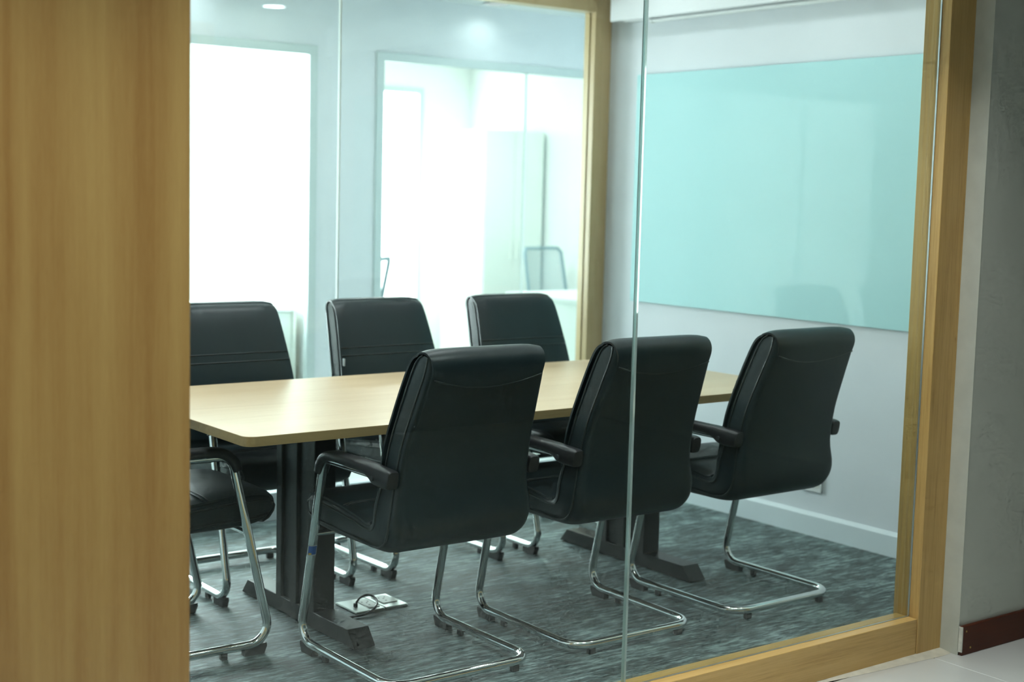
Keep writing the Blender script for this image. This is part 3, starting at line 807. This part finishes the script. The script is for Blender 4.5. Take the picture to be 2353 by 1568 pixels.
# ------------------------------------------------------------------ floor sockets and cable
def floor_socket(x0, x1, y0, y1, label, outlets):
    t = empty('floor_socket', ((x0 + x1) / 2, (y0 + y1) / 2, 0))
    w, d = (x1 - x0) / 2, (y1 - y0) / 2
    prism('plate', rounded_rect(-w, -d, w, d, 0.004, 3), 0.0, 0.008, 'nickel', t, 0.002)
    for (cx, c_y, a, b) in outlets:
        o = prism('outlet', rounded_rect(cx - a, c_y - b, cx + a, c_y + b, 0.004, 3), 0.008, 0.0105, 'socket_face', t, 0.001)
        for sx, sy_ in ((-0.012, 0.018), (0.012, 0.018), (0.0, 0.004), (-0.004, -0.02)):
            if abs(sx) < a and abs(sy_) < b:
                box('hole', (cx + sx - 0.003, c_y + sy_ - 0.003, 0.0104), (cx + sx + 0.003, c_y + sy_ + 0.003, 0.0108), 'dark', o)
    tag(t, label, 'socket', 'floor sockets under the table')
    return t
floor_socket(2.500, 2.617, 4.150, 4.296, 'metal floor socket with a black cable plugged in', [(0.030, 0.0, 0.022, 0.052)])
floor_socket(2.621, 2.712, 4.150, 4.300, 'metal floor socket without cable, beside the cabled one', [(0.0, 0.012, 0.030, 0.045)])
cb = empty('power_cable', (2.53, 4.21, 0.008))
pts = [(2.535, 4.215, 0.010), (2.541, 4.217, 0.022), (2.562, 4.230, 0.032), (2.594, 4.243, 0.034), (2.614, 4.228, 0.030), (2.608, 4.190, 0.022), (2.578, 4.150, 0.017), (2.530, 4.125, 0.008), (2.470, 4.122, 0.005), (2.410, 4.140, 0.005), (2.378, 4.160, 0.007)]
pts = [tuple(a - b for a, b in zip(p, (2.53, 4.21, 0.008))) for p in cat(pts, 6)]
tube('cord', pts, 0.0042, 'cable', cb, 8)
disc('plug', (0.005, 0.005, 0.005), 0.008, 0.012, 'cable', cb, 'Z', 12)
tag(cb, 'black power cable looping from the floor socket to the table leg', 'cable')

# ------------------------------------------------------------------ far office furniture
cab = empty('storage_cabinet', (7.16, 9.76, 0))
box('body', (-0.31, -0.29, 0.06), (0.30, 0.29, 1.975), 'cabinet', cab, 0.003)
box('plinth', (-0.29, -0.26, 0.0), (0.28, 0.27, 0.06), 'trim', cab)
for a, b in ((-0.302, -0.006), (-0.002, 0.294)):
    d = box('door', (a, -0.308, 0.07), (b, -0.290, 1.965), 'cabinet', cab, 0.002)
    hxp = b - 0.03 if a < -0.1 else a + 0.03
    box('handle', (hxp - 0.006, -0.325, 0.92), (hxp + 0.006, -0.308, 1.08), 'cabinet', d, 0.002)
tag(cab, 'tall white storage cabinet in the corner of the far office', 'cabinet')

def desk(x0, x1, y0, y1, label):
    t = empty('office_desk', ((x0 + x1) / 2, (y0 + y1) / 2, 0)); w, d = (x1 - x0) / 2, (y1 - y0) / 2
    box('desktop', (-w, -d, 0.725), (w, d, 0.75), 'desk', t, 0.002)
    box('side_panel', (-w + 0.01, -d + 0.02, 0), (-w + 0.03, d - 0.02, 0.725), 'desk', t)
    box('side_panel', (w - 0.03, -d + 0.02, 0), (w - 0.01, d - 0.02, 0.725), 'desk', t)
    box('front_panel', (-w + 0.03, -d + 0.04, 0.05), (w - 0.03, -d + 0.055, 0.725), 'desk', t)
    tag(t, label, 'desk', 'pale desks in the far office'); return t
desk(6.22, 7.40, 7.42, 8.30, 'pale desk in the far office, in front of the tall cabinet')
desk(2.75, 4.16, 7.62, 8.30, 'pale desk behind the left office window')

def mesh_chair():
    t = empty('mesh_chair')
    # backrest: frame ring and net, leaning back (+y is forward)
    def pt(u, v):   # u -1..1, v 0..1
        hw = 0.205 + 0.012 * (1 - v)
        return Vector((u * hw, -0.20 - 0.10 * v - 0.03 * (1 - u * u), 0.56 + 0.47 * v))
    ring_ = [pt(u, 1) for u in [-0.86 + 1.72 * k / 8 for k in range(9)]] + [pt(1, 0.93 - 0.86 * k / 6) for k in range(7)]
    ring_ += [pt(0.86 - 1.72 * k / 8, 0) for k in range(9)] + [pt(-1, 0.07 + 0.86 * k / 6) for k in range(7)]
    b = tube('back_frame', ring_, 0.014, 'mesh_frame', t, 8, True)
    bm = bmesh.new(); g = [[bm.verts.new(pt(-0.97 + 1.94 * i / 8, 0.02 + 0.96 * j / 8)) for i in range(9)] for j in range(9)]
    for j in range(8):
        for i in range(8):
            bm.faces.new((g[j][i], g[j][i + 1], g[j + 1][i + 1], g[j + 1][i]))
    link_mesh('net', bm, 'net', b, smooth=True)
    bm = bmesh.new(); loft(bm, [[(x, y, z) for x, y in rounded_rect(-0.23 + e, -0.22 + e, 0.23 - e, 0.24 - e, 0.06, 5)] for z, e in ((0.42, 0.02), (0.43, 0.0), (0.465, 0.0), (0.48, 0.02))])
    link_mesh('seat', bm, 'mesh_frame', t, smooth=True, angle=50)
    tube('spine', [(0, -0.05, 0.40), (0, -0.22, 0.42), (0, -0.26, 0.50), (0, -0.245, 0.62)], 0.018, 'mesh_frame', t, 8)
    tube('column', [(0, 0, 0.08), (0, 0, 0.42)], 0.026, 'mesh_frame', t, 12)
    for k in range(5):
        a = 2 * math.pi * k / 5 + 0.3
        l = tube('base_arm', [(0, 0, 0.10), (0.28 * math.cos(a), 0.28 * math.sin(a), 0.07)], [0.024, 0.014], 'mesh_frame', t, 8)
        disc('castor', (0.28 * math.cos(a), 0.28 * math.sin(a), 0.028), 0.028, 0.036, 'rubber', l, 'X', 14)
    for s in (-1, 1):
        ar = tube('arm_support', [(s * 0.20, 0.02, 0.44), (s * 0.265, 0.02, 0.46), (s * 0.265, 0.0, 0.62)], 0.012, 'mesh_frame', t, 8)
        box('arm_pad', (s * 0.265 - 0.03, -0.11, 0.62), (s * 0.265 + 0.03, 0.12, 0.645), 'mesh_frame', ar, 0.008)
    return t
mc = mesh_chair(); mc.location = (7.16, 8.72, 0); mc.rotation_euler = (0, 0, math.pi + 0.12)
tag(mc, 'grey mesh office chair behind the pale desk by the cabinet', 'chair', 'mesh chairs in the far office')
m2_ = copy_tree(mc); m2_.location = (4.60, 7.98, 0); m2_.rotation_euler = (0, 0, 0.55)
tag(m2_, 'grey mesh office chair half hidden behind the white wall pier', 'chair', 'mesh chairs in the far office')
